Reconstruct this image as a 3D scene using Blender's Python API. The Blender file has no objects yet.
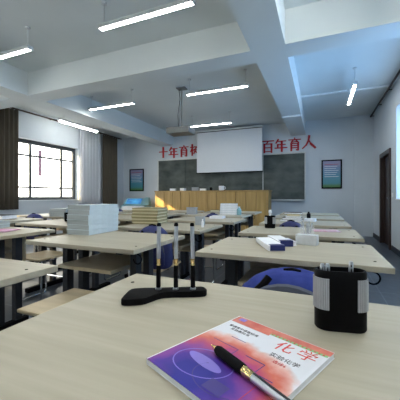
import bpy, bmesh, math, random
from mathutils import Vector, Matrix
random.seed(7)
S = bpy.context.scene
COL = S.collection
PI = math.pi
EYE = 1.04            # camera height
DT = 0.75             # desk top height

# ------------------------------------------------------------------ materials
def nm(name):
    m = bpy.data.materials.new(name); m.use_nodes = True
    return m, m.node_tree.nodes, m.node_tree.links, m.node_tree.nodes['Principled BSDF']

def noise_mat(name, c1, c2, scale=(8, 8, 8), rough=0.5, metal=0.0, detail=4, bump=0.0, coords='Object', spec=0.5, nscale=1.0, lo=.3, hi=.7):
    m, N, L, P = nm(name)
    tc = N.new('ShaderNodeTexCoord'); mp = N.new('ShaderNodeMapping')
    mp.inputs['Scale'].default_value = scale
    nz = N.new('ShaderNodeTexNoise'); nz.inputs['Scale'].default_value = nscale; nz.inputs['Detail'].default_value = detail
    cr = N.new('ShaderNodeValToRGB')
    cr.color_ramp.elements[0].position = lo; cr.color_ramp.elements[1].position = hi
    cr.color_ramp.elements[0].color = (*c1, 1); cr.color_ramp.elements[1].color = (*c2, 1)
    L.new(tc.outputs[coords], mp.inputs[0]); L.new(mp.outputs[0], nz.inputs['Vector'])
    L.new(nz.outputs[0], cr.inputs[0]); L.new(cr.outputs[0], P.inputs['Base Color'])
    P.inputs['Roughness'].default_value = rough; P.inputs['Metallic'].default_value = metal
    P.inputs['Specular IOR Level'].default_value = spec
    if bump:
        b = N.new('ShaderNodeBump'); b.inputs['Strength'].default_value = bump; b.inputs['Distance'].default_value = .01
        L.new(nz.outputs[0], b.inputs['Height']); L.new(b.outputs[0], P.inputs['Normal'])
    return m

def flat(name, c, rough=0.5, metal=0.0, spec=0.5, v=.06):
    return noise_mat(name, tuple(x*(1-v) for x in c), tuple(min(1, x*(1+v)) for x in c), (30, 30, 30), rough, metal, spec=spec)

def emit(name, c, s):
    m, N, L, P = nm(name)
    P.inputs['Base Color'].default_value = (*c, 1)
    P.inputs['Emission Color'].default_value = (*c, 1); P.inputs['Emission Strength'].default_value = s
    return m

M = {}
M['wall'] = noise_mat('wall_paint', (.54, .60, .65), (.60, .66, .71), (1.5, 1.5, 1.5), .75, bump=.03)
M['ceil'] = noise_mat('ceiling_paint', (.62, .68, .70), (.67, .73, .75), (1.2, 1.2, 1.2), .8)
M['trimw'] = flat('white_trim', (.80, .84, .87), .5)
M['desk'] = noise_mat('desk_laminate', (.33, .30, .225), (.43, .395, .31), (2.2, 38, 30), .48, detail=6, spec=.5, nscale=1.0, lo=.2, hi=.8)
M['edge'] = noise_mat('desk_edge_band', (.40, .38, .33), (.46, .44, .38), (6, 60, 40), .45)
M['panel'] = noise_mat('desk_panel', (.34, .29, .195), (.43, .37, .26), (3, 30, 6), .5)
M['steel'] = flat('blue_grey_steel', (.025, .029, .038), .5, .2)
M['black'] = flat('black_plastic', (.003, .003, .004), .5, spec=.08)
M['bmatte'] = flat('black_rubber', (.004, .004, .005), .7, spec=.08)
M['chrome'] = flat('chrome', (.75, .77, .80), .18, 1.0)
M['silver'] = flat('silver_metal', (.50, .53, .58), .28, .9)
M['silverp'] = flat('silver_plastic', (.42, .44, .47), .35, .35)
M['gold'] = flat('gold_metal', (.80, .62, .28), .2, 1.0)
M['seat'] = noise_mat('stool_seat_wood', (.48, .40, .26), (.60, .50, .33), (3, 30, 10), .4)
M['pine'] = noise_mat('cabinet_wood', (.34, .21, .065), (.47, .31, .11), (14, 5, 1.1), .38, detail=5)
M['pined'] = noise_mat('cabinet_wood_dark', (.38, .23, .09), (.46, .29, .12), (14, 5, 1.1), .4, detail=5)
M['board'] = noise_mat('chalkboard', (.035, .05, .045), (.115, .135, .13), (2.2, 1, 3.6), .7, detail=10)
M['alu'] = flat('aluminium_frame', (.55, .58, .58), .4, .5)
M['darkframe'] = flat('dark_window_frame', (.06, .07, .08), .45)
M['brown'] = noise_mat('brown_curtain', (.085, .070, .050), (.115, .095, .068), (60, 60, 3), .9)
M['door'] = noise_mat('dark_door_wood', (.018, .010, .008), (.035, .018, .014), (20, 20, 2), .4)
M['rail'] = flat('dark_rail', (.035, .02, .015), .5)
M['red'] = flat('red_letter', (.42, .01, .018), .6)
M['screen'] = flat('projection_fabric', (.66, .70, .74), .8, v=.02)
M['navy'] = flat('navy_paper', (.012, .02, .13), .5)
M['white'] = flat('white_paper', (.80, .82, .86), .5)
M['pblue'] = flat('pale_blue_cover', (.46, .54, .58), .45)
M['pages'] = noise_mat('page_edges', (.32, .36, .37), (.44, .48, .49), (4, 4, 260), .8)
M['goldbook'] = noise_mat('olive_cover', (.22, .19, .09), (.30, .26, .14), (9, 9, 9), .5)
M['cream'] = noise_mat('cream_pages', (.60, .54, .36), (.72, .66, .46), (4, 4, 260), .7)
M['greyb'] = flat('grey_card', (.33, .36, .39), .6)
M['magenta'] = noise_mat('magenta_cover', (.55, .06, .30), (.75, .50, .68), (14, 14, 14), .4)
M['pinkbk'] = noise_mat('pink_cover', (.62, .22, .32), (.70, .62, .74), (16, 16, 16), .4)
M['bag'] = noise_mat('blue_nylon', (.024, .038, .18), (.042, .06, .26), (16, 16, 16), .9, bump=.3, spec=.1)
M['baggrey'] = noise_mat('grey_nylon', (.05, .06, .09), (.07, .08, .12), (20, 20, 20), .7)
M['bagdark'] = noise_mat('dark_blue_nylon', (.015, .022, .10), (.028, .036, .15), (16, 16, 16), .65, bump=.3)
M['green'] = flat('green_cover', (.10, .22, .15), .5)
M['olive'] = flat('olive_book', (.14, .12, .03), .5)
M['tube'] = emit('lamp_diffuser', (1, .98, .92), 34.0)
M['lampw'] = flat('lamp_housing', (.55, .58, .60), .5)
M['proj'] = flat('projector_shell', (.16, .17, .17), .5)
M['lectern'] = flat('lectern_shell', (.22, .42, .48), .35)
M['blkline'] = flat('print_black', (.02, .02, .03), .6)
M['greenprint'] = flat('print_green', (.22, .50, .22), .6)
M['redprint'] = flat('print_red', (.60, .05, .05), .6)

def floor_mat():
    m, N, L, P = nm('floor_tiles')
    tc = N.new('ShaderNodeTexCoord')
    br = N.new('ShaderNodeTexBrick'); br.offset = 0; br.inputs['Scale'].default_value = 1
    br.inputs['Brick Width'].default_value = .6; br.inputs['Row Height'].default_value = .6
    br.inputs['Mortar Size'].default_value = .006
    br.inputs['Color1'].default_value = (.075, .095, .125, 1); br.inputs['Color2'].default_value = (.09, .11, .14, 1)
    br.inputs['Mortar'].default_value = (.16, .18, .21, 1)
    L.new(tc.outputs['Object'], br.inputs['Vector'])
    nz = N.new('ShaderNodeTexNoise'); nz.inputs['Scale'].default_value = 14
    mx = N.new('ShaderNodeMixRGB'); mx.blend_type = 'MULTIPLY'; mx.inputs[0].default_value = .5
    L.new(br.outputs[0], mx.inputs[1]); L.new(nz.outputs[0], mx.inputs[2])
    L.new(tc.outputs['Object'], nz.inputs['Vector'])
    L.new(mx.outputs[0], P.inputs['Base Color'])
    P.inputs['Roughness'].default_value = .38
    return m
M['floor'] = floor_mat()

def glass_mat():
    m, N, L, P = nm('window_glass')
    out = [n for n in N if n.type == 'OUTPUT_MATERIAL'][0]
    t = N.new('ShaderNodeBsdfTransparent'); g = N.new('ShaderNodeBsdfGlossy'); g.inputs['Roughness'].default_value = .03
    mx = N.new('ShaderNodeMixShader'); mx.inputs[0].default_value = .06
    L.new(t.outputs[0], mx.inputs[1]); L.new(g.outputs[0], mx.inputs[2]); L.new(mx.outputs[0], out.inputs[0])
    return m
M['glass'] = glass_mat()

def sheer_mat():
    m, N, L, P = nm('sheer_fabric')
    out = [n for n in N if n.type == 'OUTPUT_MATERIAL'][0]
    d = N.new('ShaderNodeBsdfDiffuse'); d.inputs[0].default_value = (.74, .77, .82, 1)
    t = N.new('ShaderNodeBsdfTranslucent'); t.inputs[0].default_value = (.74, .77, .82, 1)
    mx = N.new('ShaderNodeMixShader'); mx.inputs[0].default_value = .35
    L.new(d.outputs[0], mx.inputs[1]); L.new(t.outputs[0], mx.inputs[2]); L.new(mx.outputs[0], out.inputs[0])
    return m
M['sheer'] = sheer_mat()

def clear_mat():
    m, N, L, P = nm('clear_plastic')
    out = [n for n in N if n.type == 'OUTPUT_MATERIAL'][0]
    P.inputs['Base Color'].default_value = (.85, .88, .92, 1); P.inputs['Roughness'].default_value = .15
    t = N.new('ShaderNodeBsdfTransparent')
    mx = N.new('ShaderNodeMixShader'); mx.inputs[0].default_value = .14
    L.new(t.outputs[0], mx.inputs[1]); L.new(P.outputs[0], mx.inputs[2]); L.new(mx.outputs[0], out.inputs[0])
    return m
M['clear'] = clear_mat()

def ramp_mat(name, stops, axis, lo, hi, rough=.4, noise=0.0, nsc=8, emission=0):
    m, N, L, P = nm(name)
    tc = N.new('ShaderNodeTexCoord'); sp = N.new('ShaderNodeSeparateXYZ')
    L.new(tc.outputs['Object'], sp.inputs[0])
    mr = N.new('ShaderNodeMapRange'); mr.inputs[1].default_value = lo; mr.inputs[2].default_value = hi
    src = sp.outputs[axis]
    L.new(src, mr.inputs[0]); val = mr.outputs[0]
    if noise:
        nz = N.new('ShaderNodeTexNoise'); nz.inputs['Scale'].default_value = nsc; L.new(tc.outputs['Object'], nz.inputs['Vector'])
        ma = N.new('ShaderNodeMath'); ma.operation = 'MULTIPLY_ADD'; ma.inputs[1].default_value = noise
        L.new(nz.outputs[0], ma.inputs[0]); L.new(val, ma.inputs[2]); val = ma.outputs[0]
    cr = N.new('ShaderNodeValToRGB'); e = cr.color_ramp.elements
    e[0].position, e[0].color = stops[0][0], (*stops[0][1], 1); e[1].position, e[1].color = stops[-1][0], (*stops[-1][1], 1)
    for p, c in stops[1:-1]:
        x = e.new(p); x.color = (*c, 1)
    L.new(val, cr.inputs[0]); L.new(cr.outputs[0], P.inputs['Base Color']); P.inputs['Roughness'].default_value = rough
    if emission:
        L.new(cr.outputs[0], P.inputs['Emission Color']); P.inputs['Emission Strength'].default_value = emission
    return m
M['poster'] = ramp_mat('poster_print', [(0, (.02, .09, .02)), (.14, (.07, .20, .06)), (.24, (.06, .26, .30)), (.55, (.08, .27, .40)), (.85, (.16, .26, .44)), (1, (.26, .26, .42))], 'Z', 0, .68, .35, .06, 9)

def cover_mat():
    """Chemistry cover: white upper field, round glow running blue - violet - orange - white below."""
    W, H = .2135, .256
    m, N, L, P = nm('textbook_cover')
    tc = N.new('ShaderNodeTexCoord'); mp = N.new('ShaderNodeMapping')
    mp.inputs['Location'].default_value = (-.085/.158, -.025/.140, 0)
    mp.inputs['Scale'].default_value = (1/.158, 1/.140, 0)
    L.new(tc.outputs['Object'], mp.inputs[0])
    ln = N.new('ShaderNodeVectorMath'); ln.operation = 'LENGTH'; L.new(mp.outputs[0], ln.inputs[0])
    nz = N.new('ShaderNodeTexNoise'); nz.inputs['Scale'].default_value = 28; nz.inputs['Detail'].default_value = 3
    L.new(tc.outputs['Object'], nz.inputs['Vector'])
    ma = N.new('ShaderNodeMath'); ma.operation = 'MULTIPLY_ADD'; ma.inputs[1].default_value = .34
    L.new(nz.outputs[0], ma.inputs[0]); L.new(ln.outputs['Value'], ma.inputs[2])
    cr = N.new('ShaderNodeValToRGB'); e = cr.color_ramp.elements
    e[0].position = 0; e[0].color = (.03, .03, .30, 1); e[1].position = 1; e[1].color = (.70, .72, .78, 1)
    for p, c in [(.30, (.02, .02, .24)), (.46, (.07, .03, .28)), (.58, (.24, .06, .30)), (.70, (.42, .06, .16)), (.82, (.58, .14, .09)), (.93, (.68, .40, .36))]:
        x = e.new(p); x.color = (*c, 1)
    sc = N.new('ShaderNodeMath'); sc.operation = 'MULTIPLY'; sc.inputs[1].default_value = .80
    L.new(ma.outputs[0], sc.inputs[0]); L.new(sc.outputs[0], cr.inputs[0])
    L.new(cr.outputs[0], P.inputs['Base Color']); P.inputs['Roughness'].default_value = .4; P.inputs['Specular IOR Level'].default_value = .3
    return m
M['cover'] = cover_mat()
M['petri'] = flat('print_lilac', (.20, .16, .58), .3)
M['petrid'] = flat('print_indigo', (.04, .03, .20), .3)

def screen_mat():
    m, N, L, P = nm('lectern_screen_glow')
    tc = N.new('ShaderNodeTexCoord'); wv = N.new('ShaderNodeTexNoise'); wv.inputs['Scale'].default_value = 4
    L.new(tc.outputs['Object'], wv.inputs['Vector'])
    cr = N.new('ShaderNodeValToRGB'); e = cr.color_ramp.elements
    e[0].position = .35; e[0].color = (.0, .06, .35, 1); e[1].position = .7; e[1].color = (.10, .50, .85, 1)
    L.new(wv.outputs[0], cr.inputs[0]); L.new(cr.outputs[0], P.inputs['Emission Color']); P.inputs['Emission Strength'].default_value = .7
    P.inputs['Base Color'].default_value = (.02, .02, .03, 1)
    return m
M['lscreen'] = screen_mat()

# ------------------------------------------------------------------ mesh builder
class MB:
    def __init__(s): s.bm = bmesh.new()
    def _add(s, verts, faces, mat=None):
        vs = [s.bm.verts.new(mat @ Vector(v) if mat else v) for v in verts]
        for f in faces:
            try: s.bm.faces.new([vs[i] for i in f])
            except ValueError: pass
        return s
    def box(s, x0, x1, y0, y1, z0, z1, mat=None, bev=0):
        if bev:
            tmp = bmesh.new()
            vs = [tmp.verts.new(v) for v in [(x0,y0,z0),(x1,y0,z0),(x1,y1,z0),(x0,y1,z0),(x0,y0,z1),(x1,y0,z1),(x1,y1,z1),(x0,y1,z1)]]
            for f in [(0,3,2,1),(4,5,6,7),(0,1,5,4),(1,2,6,5),(2,3,7,6),(3,0,4,7)]: tmp.faces.new([vs[i] for i in f])
            bmesh.ops.bevel(tmp, geom=tmp.edges[:], offset=bev, segments=2, affect='EDGES', profile=.5)
            tmp.verts.index_update()
            s._add([v.co.copy() for v in tmp.verts], [[v.index for v in f.verts] for f in tmp.faces], mat); tmp.free()
            return s
        return s._add([(x0,y0,z0),(x1,y0,z0),(x1,y1,z0),(x0,y1,z0),(x0,y0,z1),(x1,y0,z1),(x1,y1,z1),(x0,y1,z1)],
                      [(0,3,2,1),(4,5,6,7),(0,1,5,4),(1,2,6,5),(2,3,7,6),(3,0,4,7)], mat)
    def prism(s, poly, z0, z1, mat=None):
        n = len(poly)
        return s._add([(x,y,z0) for x,y in poly]+[(x,y,z1) for x,y in poly],
                      [list(range(n))[::-1], list(range(n,2*n))]+[(i,(i+1)%n,n+(i+1)%n,n+i) for i in range(n)], mat)
    def loft(s, rings, mat=None, cap=True):
        n = len(rings[0]); V = [p for r in rings for p in r]; F = []
        for k in range(len(rings)-1):
            for i in range(n): F.append((k*n+i, k*n+(i+1)%n, (k+1)*n+(i+1)%n, (k+1)*n+i))
        if cap: F += [list(range(n))[::-1], list(range((len(rings)-1)*n, len(rings)*n))]
        return s._add(V, F, mat)
    def tube(s, pts, r, seg=10, mat=None):
        pts = [Vector(p) for p in pts]; rings = []
        rr = r if isinstance(r, (list, tuple)) else [r]*len(pts)
        up = None
        for i, p in enumerate(pts):
            d = (pts[min(i+1, len(pts)-1)] - pts[max(i-1, 0)])
            if d.length < 1e-9: d = Vector((0,0,1))
            d.normalize()
            if up is None: up = Vector((0,0,1)) if abs(d.z) < .9 else Vector((1,0,0))
            a = d.cross(up).normalized(); b = a.cross(d).normalized(); up = b
            rings.append([tuple(p + (a*math.cos(t)+b*math.sin(t))*rr[i]) for t in [2*PI*k/seg for k in range(seg)]])
        return s.loft(rings, mat)
    def lathe(s, prof, seg=24, mat=None):
        return s.loft([[(r*math.cos(2*PI*k/seg), r*math.sin(2*PI*k/seg), z) for k in range(seg)] for r, z in prof], mat)
    def build(s, name, mat, parent=None, loc=None, rot=None, smooth=False, bevel=0):
        bm = s.bm
        bmesh.ops.recalc_face_normals(bm, faces=bm.faces[:])
        me = bpy.data.meshes.new(name); bm.to_mesh(me); bm.free()
        me.materials.append(mat)
        if smooth:
            for p in me.polygons: p.use_smooth = True
            try: me.set_sharp_from_angle(angle=math.radians(40))
            except Exception: pass
        o = bpy.data.objects.new(name, me); COL.objects.link(o)
        if loc is not None: o.location = loc
        if rot is not None: o.rotation_euler = rot
        if parent is not None: o.parent = parent
        if bevel:
            b = o.modifiers.new('bevel', 'BEVEL'); b.width = bevel; b.segments = 2; b.limit_method = 'ANGLE'
        return o

def thing(name, label, cat, loc=(0,0,0), rz=0, group=None):
    o = bpy.data.objects.new(name, None); COL.objects.link(o)
    o.empty_display_size = .05
    o.location = loc; o.rotation_euler = (0, 0, rz)
    return tag(o, label, cat, group)
def tag(o, label, cat, group=None):
    o['label'] = label; o['category'] = cat
    if group: o['group'] = group
    return o
def struct(o, label=None):
    o['kind'] = 'structure'
    if label: o['label'] = label
    return o
def sempty(name):
    o = bpy.data.objects.new(name, None); COL.objects.link(o); o['kind'] = 'structure'; return o
def dup(root, loc, rz=0, label=None, group=None):
    def cp(o, par):
        c = o.copy(); COL.objects.link(c)
        if par is not None: c.parent = par
        for ch in list(o.children): cp(ch, c)
        return c
    r = cp(root, None); r.location = loc; r.rotation_euler = (0, 0, rz)
    if label: r['label'] = label
    if group: r['group'] = group
    return r
def text_mesh(body, size, depth=.0, bold=0.0):
    c = bpy.data.curves.new('lettering', 'FONT'); c.body = body; c.size = size
    c.extrude = depth; c.offset = bold; c.align_x = 'CENTER'; c.align_y = 'CENTER'
    o = bpy.data.objects.new('lettering', c); COL.objects.link(o)
    bpy.context.view_layer.update()
    dg = bpy.context.evaluated_depsgraph_get()
    me = bpy.data.meshes.new_from_object(o.evaluated_get(dg))
    bpy.data.objects.remove(o)
    return me
def text_obj(name, body, size, mat, parent=None, loc=(0,0,0), rot=(0,0,0), depth=.0, bold=0.0):
    me = text_mesh(body, size, depth, bold); me.materials.clear(); me.materials.append(mat)
    o = bpy.data.objects.new(name, me); COL.objects.link(o); o.location = loc; o.rotation_euler = rot
    if parent is not None: o.parent = parent
    return o

# ------------------------------------------------------------------ room
XL, XR, YF, YB, ZC = -6.60, 1.27, 8.5, -2.4, EYE+2.10
ZB = EYE + 1.71
TH = .26
struct(MB().box(XL-TH, XR+TH, YB-.2, YF+.2, -.12, 0).build('floor', M['floor']), 'dark blue-grey tiled classroom floor')
struct(MB().box(XL-TH, XR+TH, YB-.2, YF+.2, ZC, ZC+.15).build('ceiling', M['ceil']), 'painted white ceiling with deep beams')
struct(MB().box(XL, XR, YF, YF+.2, 0, ZC).build('wall_front', M['wall']), 'pale front wall behind the blackboard')
struct(MB().box(XL, XR, YB-.2, YB, 0, ZC).build('wall_back', M['wall']))
def holed_wall(name, x0, x1, holes, label):
    b = MB(); y = YB-.2
    for (a, c, z0, z1) in holes:
        b.box(x0, x1, y, a, 0, ZC)
        if z0 > 0: b.box(x0, x1, a, c, 0, z0)
        b.box(x0, x1, a, c, z1, ZC)
        y = c
    b.box(x0, x1, y, YF+.2, 0, ZC)
    return struct(b.build(name, M['wall']), label)
LW = [(-1.6, 2.0, EYE-.12, EYE+1.38), (2.9, 6.41, EYE-.12, EYE+1.41)]
RW = [(3.2, 6.10, EYE-.07, EYE+1.59)]
DOOR = (6.50, 7.50, 0, EYE+.93)
holed_wall('wall_left', XL-TH, XL, LW, 'left wall with wide dark-framed window')
holed_wall('wall_right', XR, XR+TH, RW+[DOOR], 'right wall with door and tall window')
# beams
struct(MB().box(XL, XR, 3.33, 3.66, ZB, ZC).build('trim_1', M['ceil']), 'white ceiling beam crossing the room')
struct(MB().box(-.75, -.36, YB, 3.33, ZB-.002, ZC).box(-.75, -.36, 3.66, YF, ZB-.002, ZC).box(-.75,-.36,3.33,3.66,ZB-.002,ZB+.1).build('trim_2', M['ceil']), 'white ceiling beam running to the front wall')
struct(MB().box(-5.0, -4.57, YB, 3.33, ZB-.002, ZC).box(-5.0, -4.57, 3.66, YF, ZB-.002, ZC).build('trim_3', M['ceil']), 'white ceiling beam over the left window side')
struct(MB().box(-.36, XR, 6.33, 6.37, ZC-.03, ZC).box(-.752, -.358, 6.33, 6.37, ZB-.03, ZB-.002).build('trim_4', M['trimw']), 'thin pale strip across ceiling near front wall')
struct(MB().box(.845, XR, 8.44, 8.5, 0, ZC).build('trim_5', M['wall']), 'shallow wall pilaster beside right corner')
struct(MB().box(XL, .845, 8.485, 8.5, 0, .10).build('baseboard_front', M['steel']))
struct(MB().box(XR-.015, XR, 2.0, 6.42, 0, .10).box(XR-.015, XR, 7.58, 8.44, 0, .10).build('baseboard_right', M['steel']), 'dark skirting along right wall')

def make_window(name, side, y0, y1, z0, z1, vs, hs, label, fmat):
    r = sempty(name); r['label'] = label
    x = XL-.17 if side < 0 else XR+.20
    b = MB(); w = .10 if side < 0 else .055
    b.box(x-.03, x+.03, y0, y0+w, z0, z1).box(x-.03, x+.03, y1-w, y1, z0, z1)
    b.box(x-.03, x+.03, y0+w, y1-w, z0, z0+w).box(x-.03, x+.03, y0+w, y1-w, z1-w, z1)
    b.build('window_frame', fmat, r)
    b = MB()
    for v in vs: b.box(x-.018, x+.018, v-.032, v+.032, z0+w, z1-w)
    for h in hs: b.box(x-.0185, x+.0185, y0+w, y1-w, h-.023, h+.023)
    b.build('mullion', fmat, r)
    MB().box(x-.003, x+.003, y0+w, y1-w, z0+w, z1-w).build('pane', M['glass'], r)
    xs = (XL-.13, XL+.02) if side < 0 else (XR-.02, XR+.16)
    MB().box(xs[0], xs[1], y0-.02 if 0 else y0, y1, z0-.0, z0+.02).build('window_sill', M['trimw'], r)
    return r
make_window('window_1', -1, *LW[1], [4.05, 4.99, 5.93], [EYE+.22, EYE+1.02], 'wide left window in dark frame, sky white outside', M['darkframe'])
make_window('window_2', -1, *LW[0], [-.5, .5, 1.3], [EYE+.22, EYE+1.02], 'unseen left window behind the camera, added for daylight', M['darkframe'])  # out of view, added to let more skylight into the room
make_window('window_3', 1, *RW[0], [4.1, 5.1], [EYE+1.0], 'tall right window with pale frame, glowing blue', M['trimw'])

d = sempty('door_1'); d['label'] = 'dark brown classroom door in right wall'
y0, y1, _, z1 = DOOR
MB().box(XR-.03, XR+.14, y0, y0+.09, 0, z1).box(XR-.03, XR+.14, y1-.09, y1, 0, z1).box(XR-.03, XR+.14, y0+.09, y1-.09, z1-.09, z1).build('door_frame', M['door'], d)
MB().box(XR+.05, XR+.095, y0+.09, y1-.09, 0.005, z1-.09).build('door_leaf', M['door'], d)
MB().tube([(XR+.05, y0+.18, 1.0), (XR-.01, y0+.18, 1.0), (XR-.01, y0+.30, 1.0)], .011).build('door_handle', M['chrome'], d)
tag(MB().box(-.006, .006, -.04, .04, -.04, .04, bev=.003).build('light_switch', M['trimw'], loc=(XR-.007, 6.36, EYE+.02)), 'small square white light switch beside the dark door', 'light switch')

# outside
struct(MB().box(-60, XL-TH-.02, -30, 40, -3.2, -3.0).build('ground_outside', flat('courtyard_concrete', (.75, .75, .75), .9)), 'bright courtyard ground outside left window')
t = thing('banner_pole', 'thin pole with narrow red banner outside the left window', 'banner', (-11.1, 8.47, -3.0))
MB().tube([(0, 0, 0), (0, 0, 6.6)], .018).tube([(0, 0, 6.2), (.0, .3, 6.2)], .012).build('pole', M['silverp'], t)
MB().box(.0, .02, .09, .24, 4.9, 6.0).build('banner', flat('banner_cloth', (.10, .03, .03), .8), t)

# ------------------------------------------------------------------ curtains and rails
def rail(label, x, y0, y1, z):
    t = thing('curtain_rail', label, 'curtain rail', (x, y0, z))
    MB().tube([(0, 0, 0), (0, y1-y0, 0)], .020).build('rod', M['rail'], t)
    n = int((y1-y0)/.9)
    side = -1 if x < -3 else 1
    for i in range(n+1):
        yy = .05+(y1-y0-.1)*i/n
        w = (XL-x) if side < 0 else (XR-x)
        MB().tube([(0, yy, 0), (w, yy, 0)], .010, 8).build('bracket', M['rail'], t)
    return t
rail('dark curtain rail along the top of the left wall', XL+.10, 2.6, 8.25, EYE+2.02)
rail('dark curtain rail along the top of the right wall', XR-.07, 1.5, 8.42, EYE+2.03)
def curtain(name, label, cat, x, y0, y1, z0, z1, mat, wl, amp):
    n = max(12, int((y1-y0)/wl*10)); ring = []
    for i in range(n+1):
        y = y0+(y1-y0)*i/n
        ring.append((amp*math.sin(2*PI*(y-y0)/wl)+.25*amp*math.sin(5.1*(y-y0)/wl+1), y-y0))
    V = []; F = []
    zs = [z0+(z1-z0)*k/6 for k in range(7)]
    for z in zs:
        f = .8+.2*(z1-z)/(z1-z0)
        for (a, y) in ring: V.append((a*f, y, z-z0))
    m = n+1
    for k in range(6):
        for i in range(n): F.append((k*m+i, k*m+i+1, (k+1)*m+i+1, (k+1)*m+i))
    b = MB(); b._add(V, F)
    o = b.build(name, mat, smooth=True, loc=(x, y0, z0))
    s = o.modifiers.new('thickness', 'SOLIDIFY'); s.thickness = .004
    return tag(o, label, cat)
curtain('brown_curtain', 'dark brown curtain hanging left of the window at the photo edge', 'curtain', XL+.10, 3.35, 4.50, EYE-.31, EYE+1.995, M['brown'], .11, .035)
curtain('brown_curtain', 'dark brown curtain hanging at the front corner of the left wall', 'curtain', XL+.10, 7.30, 8.02, EYE-.5, EYE+1.995, M['brown'], .11, .035)
curtain('sheer_curtain', 'white sheer curtain between the left window and the far brown curtain', 'curtain', XL+.08, 6.36, 7.26, EYE-.4, EYE+1.995, M['sheer'], .13, .022)

# ------------------------------------------------------------------ lamps
def lamp(label, x0, x1, y, z=EYE+1.82, ydir=False, ln=1.10, deep=.008):
    L = ln
    t = thing('pendant_lamp', label, 'ceiling lamp', ((x0+x1)/2 if not ydir else x0, y, z), PI/2 if ydir else 0, 'linear pendant lamps')
    MB().box(-L/2, L/2, -.030, .030, 0, .042).box(-L/2-.012, -L/2, -.037, .037, -.012, .037).box(L/2, L/2+.012, -.037, .037, -.012, .037).build('housing', M['lampw'], t)
    MB().box(-L/2, L/2, -.019, .019, -deep, -.0005).build('diffuser', M['tube'], t)
    for s in (-1, 1):
        w = MB().tube([(s*(L/2-.04), 0, .03), (s*(L/2-.04), 0, ZC-z-.02)], .004, 6).build('wire', M['lampw'], t)
        MB().lathe([(.03, ZC-z-.02), (.03, ZC-z)], 12, Matrix.Translation((s*(L/2-.04), 0, 0))).build('ceiling_cap', M['lampw'], w)
    return t
lamp('white linear pendant lamp cut by the left photo edge, nearest the window', -4.41, -3.31, 2.44)
lamp('large linear pendant lamp nearest the camera at upper left', -2.20, -1.10, 2.45)
lamp('linear pendant lamp beyond the cross beam, left of the projector', -4.47, -3.37, 4.65)
lamp('linear pendant lamp beyond the cross beam, right of the projector rod', -2.20, -1.10, 4.65)
lamp('far linear pendant lamp hanging just above the projection screen', -3.10, -2.05, 6.82)
lamp('linear pendant lamp in the blue right bay, pointing to the front', .53, .53, 5.80, ydir=True)
lamp('added unseen linear pendant lamp above the foreground desk, left of the long beam', -2.20, -1.10, .25, deep=.03)  # out of view, added to light the near ceiling and desks
lamp('added unseen linear pendant lamp above the foreground row on the window side', -4.41, -3.31, .25, deep=.03)  # out of view, continues the lamp grid as extra light on the left
lamp('added unseen linear pendant lamp in the right bay above the second desk row', .53, .53, 1.75, ydir=True, deep=.12)  # out of view, added with a deep diffuser to brighten the near beam face
lamp('added unseen linear pendant lamp in the right bay at the back of the room', .53, .53, -.40, ydir=True, deep=.12)  # second added lamp out of view, deepened for sideways light in this bay
# lamp along left wall
t = thing('wall_lamp', 'long tube lamp on a white batten along the left wall above the window', 'lamp', (-5.84, 5.70, EYE+1.84), PI/2)
MB().box(-.65, .65, -.05, .05, 0, .05).build('housing', M['lampw'], t)
MB().tube([(-.63, 0, -.018), (.63, 0, -.018)], .022, 12).build('tube', M['tube'], t)
for s in (-1, 1): MB().tube([(s*.5, 0, .05), (s*.5, 0, ZC-EYE-1.84)], .006, 6).build('wire', M['lampw'], t)

# ------------------------------------------------------------------ projector
px, py = -2.50, 4.98
t = thing('projector', 'grey ceiling projector hanging on a pole in front of the screen', 'projector', (px, py, EYE+1.20), .05)
MB().box(-.24, .24, -.17, .17, 0, .12, bev=.02).build('body', M['proj'], t)
MB().tube([(0.02, 0, .12), (0.02, 0, ZC-EYE-1.22)], .014).build('pole', M['proj'], t)
MB().box(-.07, .11, -.07, .07, ZC-EYE-1.22, ZC-EYE-1.20).build('ceiling_plate', M['proj'], t)
b = MB().tube([(.13, .17, .06), (.13, .20, .06)], [.045, .04], 16); b.build('lens', M['black'], t)
MB().tube([(-.05, 0, .12), (-.07, .02, .4), (-.02, .01, .7), (-.04, 0, ZC-EYE-1.22)], .005, 6).build('cable', M['bmatte'], t)

# ------------------------------------------------------------------ front wall: board, lettering, screen, posters
t = thing('blackboard', 'long dark green blackboard in thin pale frame on front wall', 'blackboard', (-2.745, YF-.001, EYE-.10))
W2, HB = 2.355, 1.30
for i, (a, c) in enumerate([(-W2, -1.35), (-1.345, 0), (.005, 1.2), (1.205, W2)]):
    MB().box(a, c, -.03 - .012*(i in (0, 3)), 0, .0, HB).build('board_panel', M['board'], t)
MB().box(-W2-.035, -W2, -.05, 0, -.03, HB+.035).box(W2, W2+.035, -.05, 0, -.03, HB+.035).box(-W2, W2, -.05, 0, HB, HB+.035).box(-W2, W2, -.05, 0, -.03, 0).build('frame', M['alu'], t)
MB().box(-W2-.03, W2+.03, -.14, -.05, -.035, -.012).box(-W2-.03, W2+.03, -.14, -.13, -.012, .005).build('chalk_tray', M['alu'], t)

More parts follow.
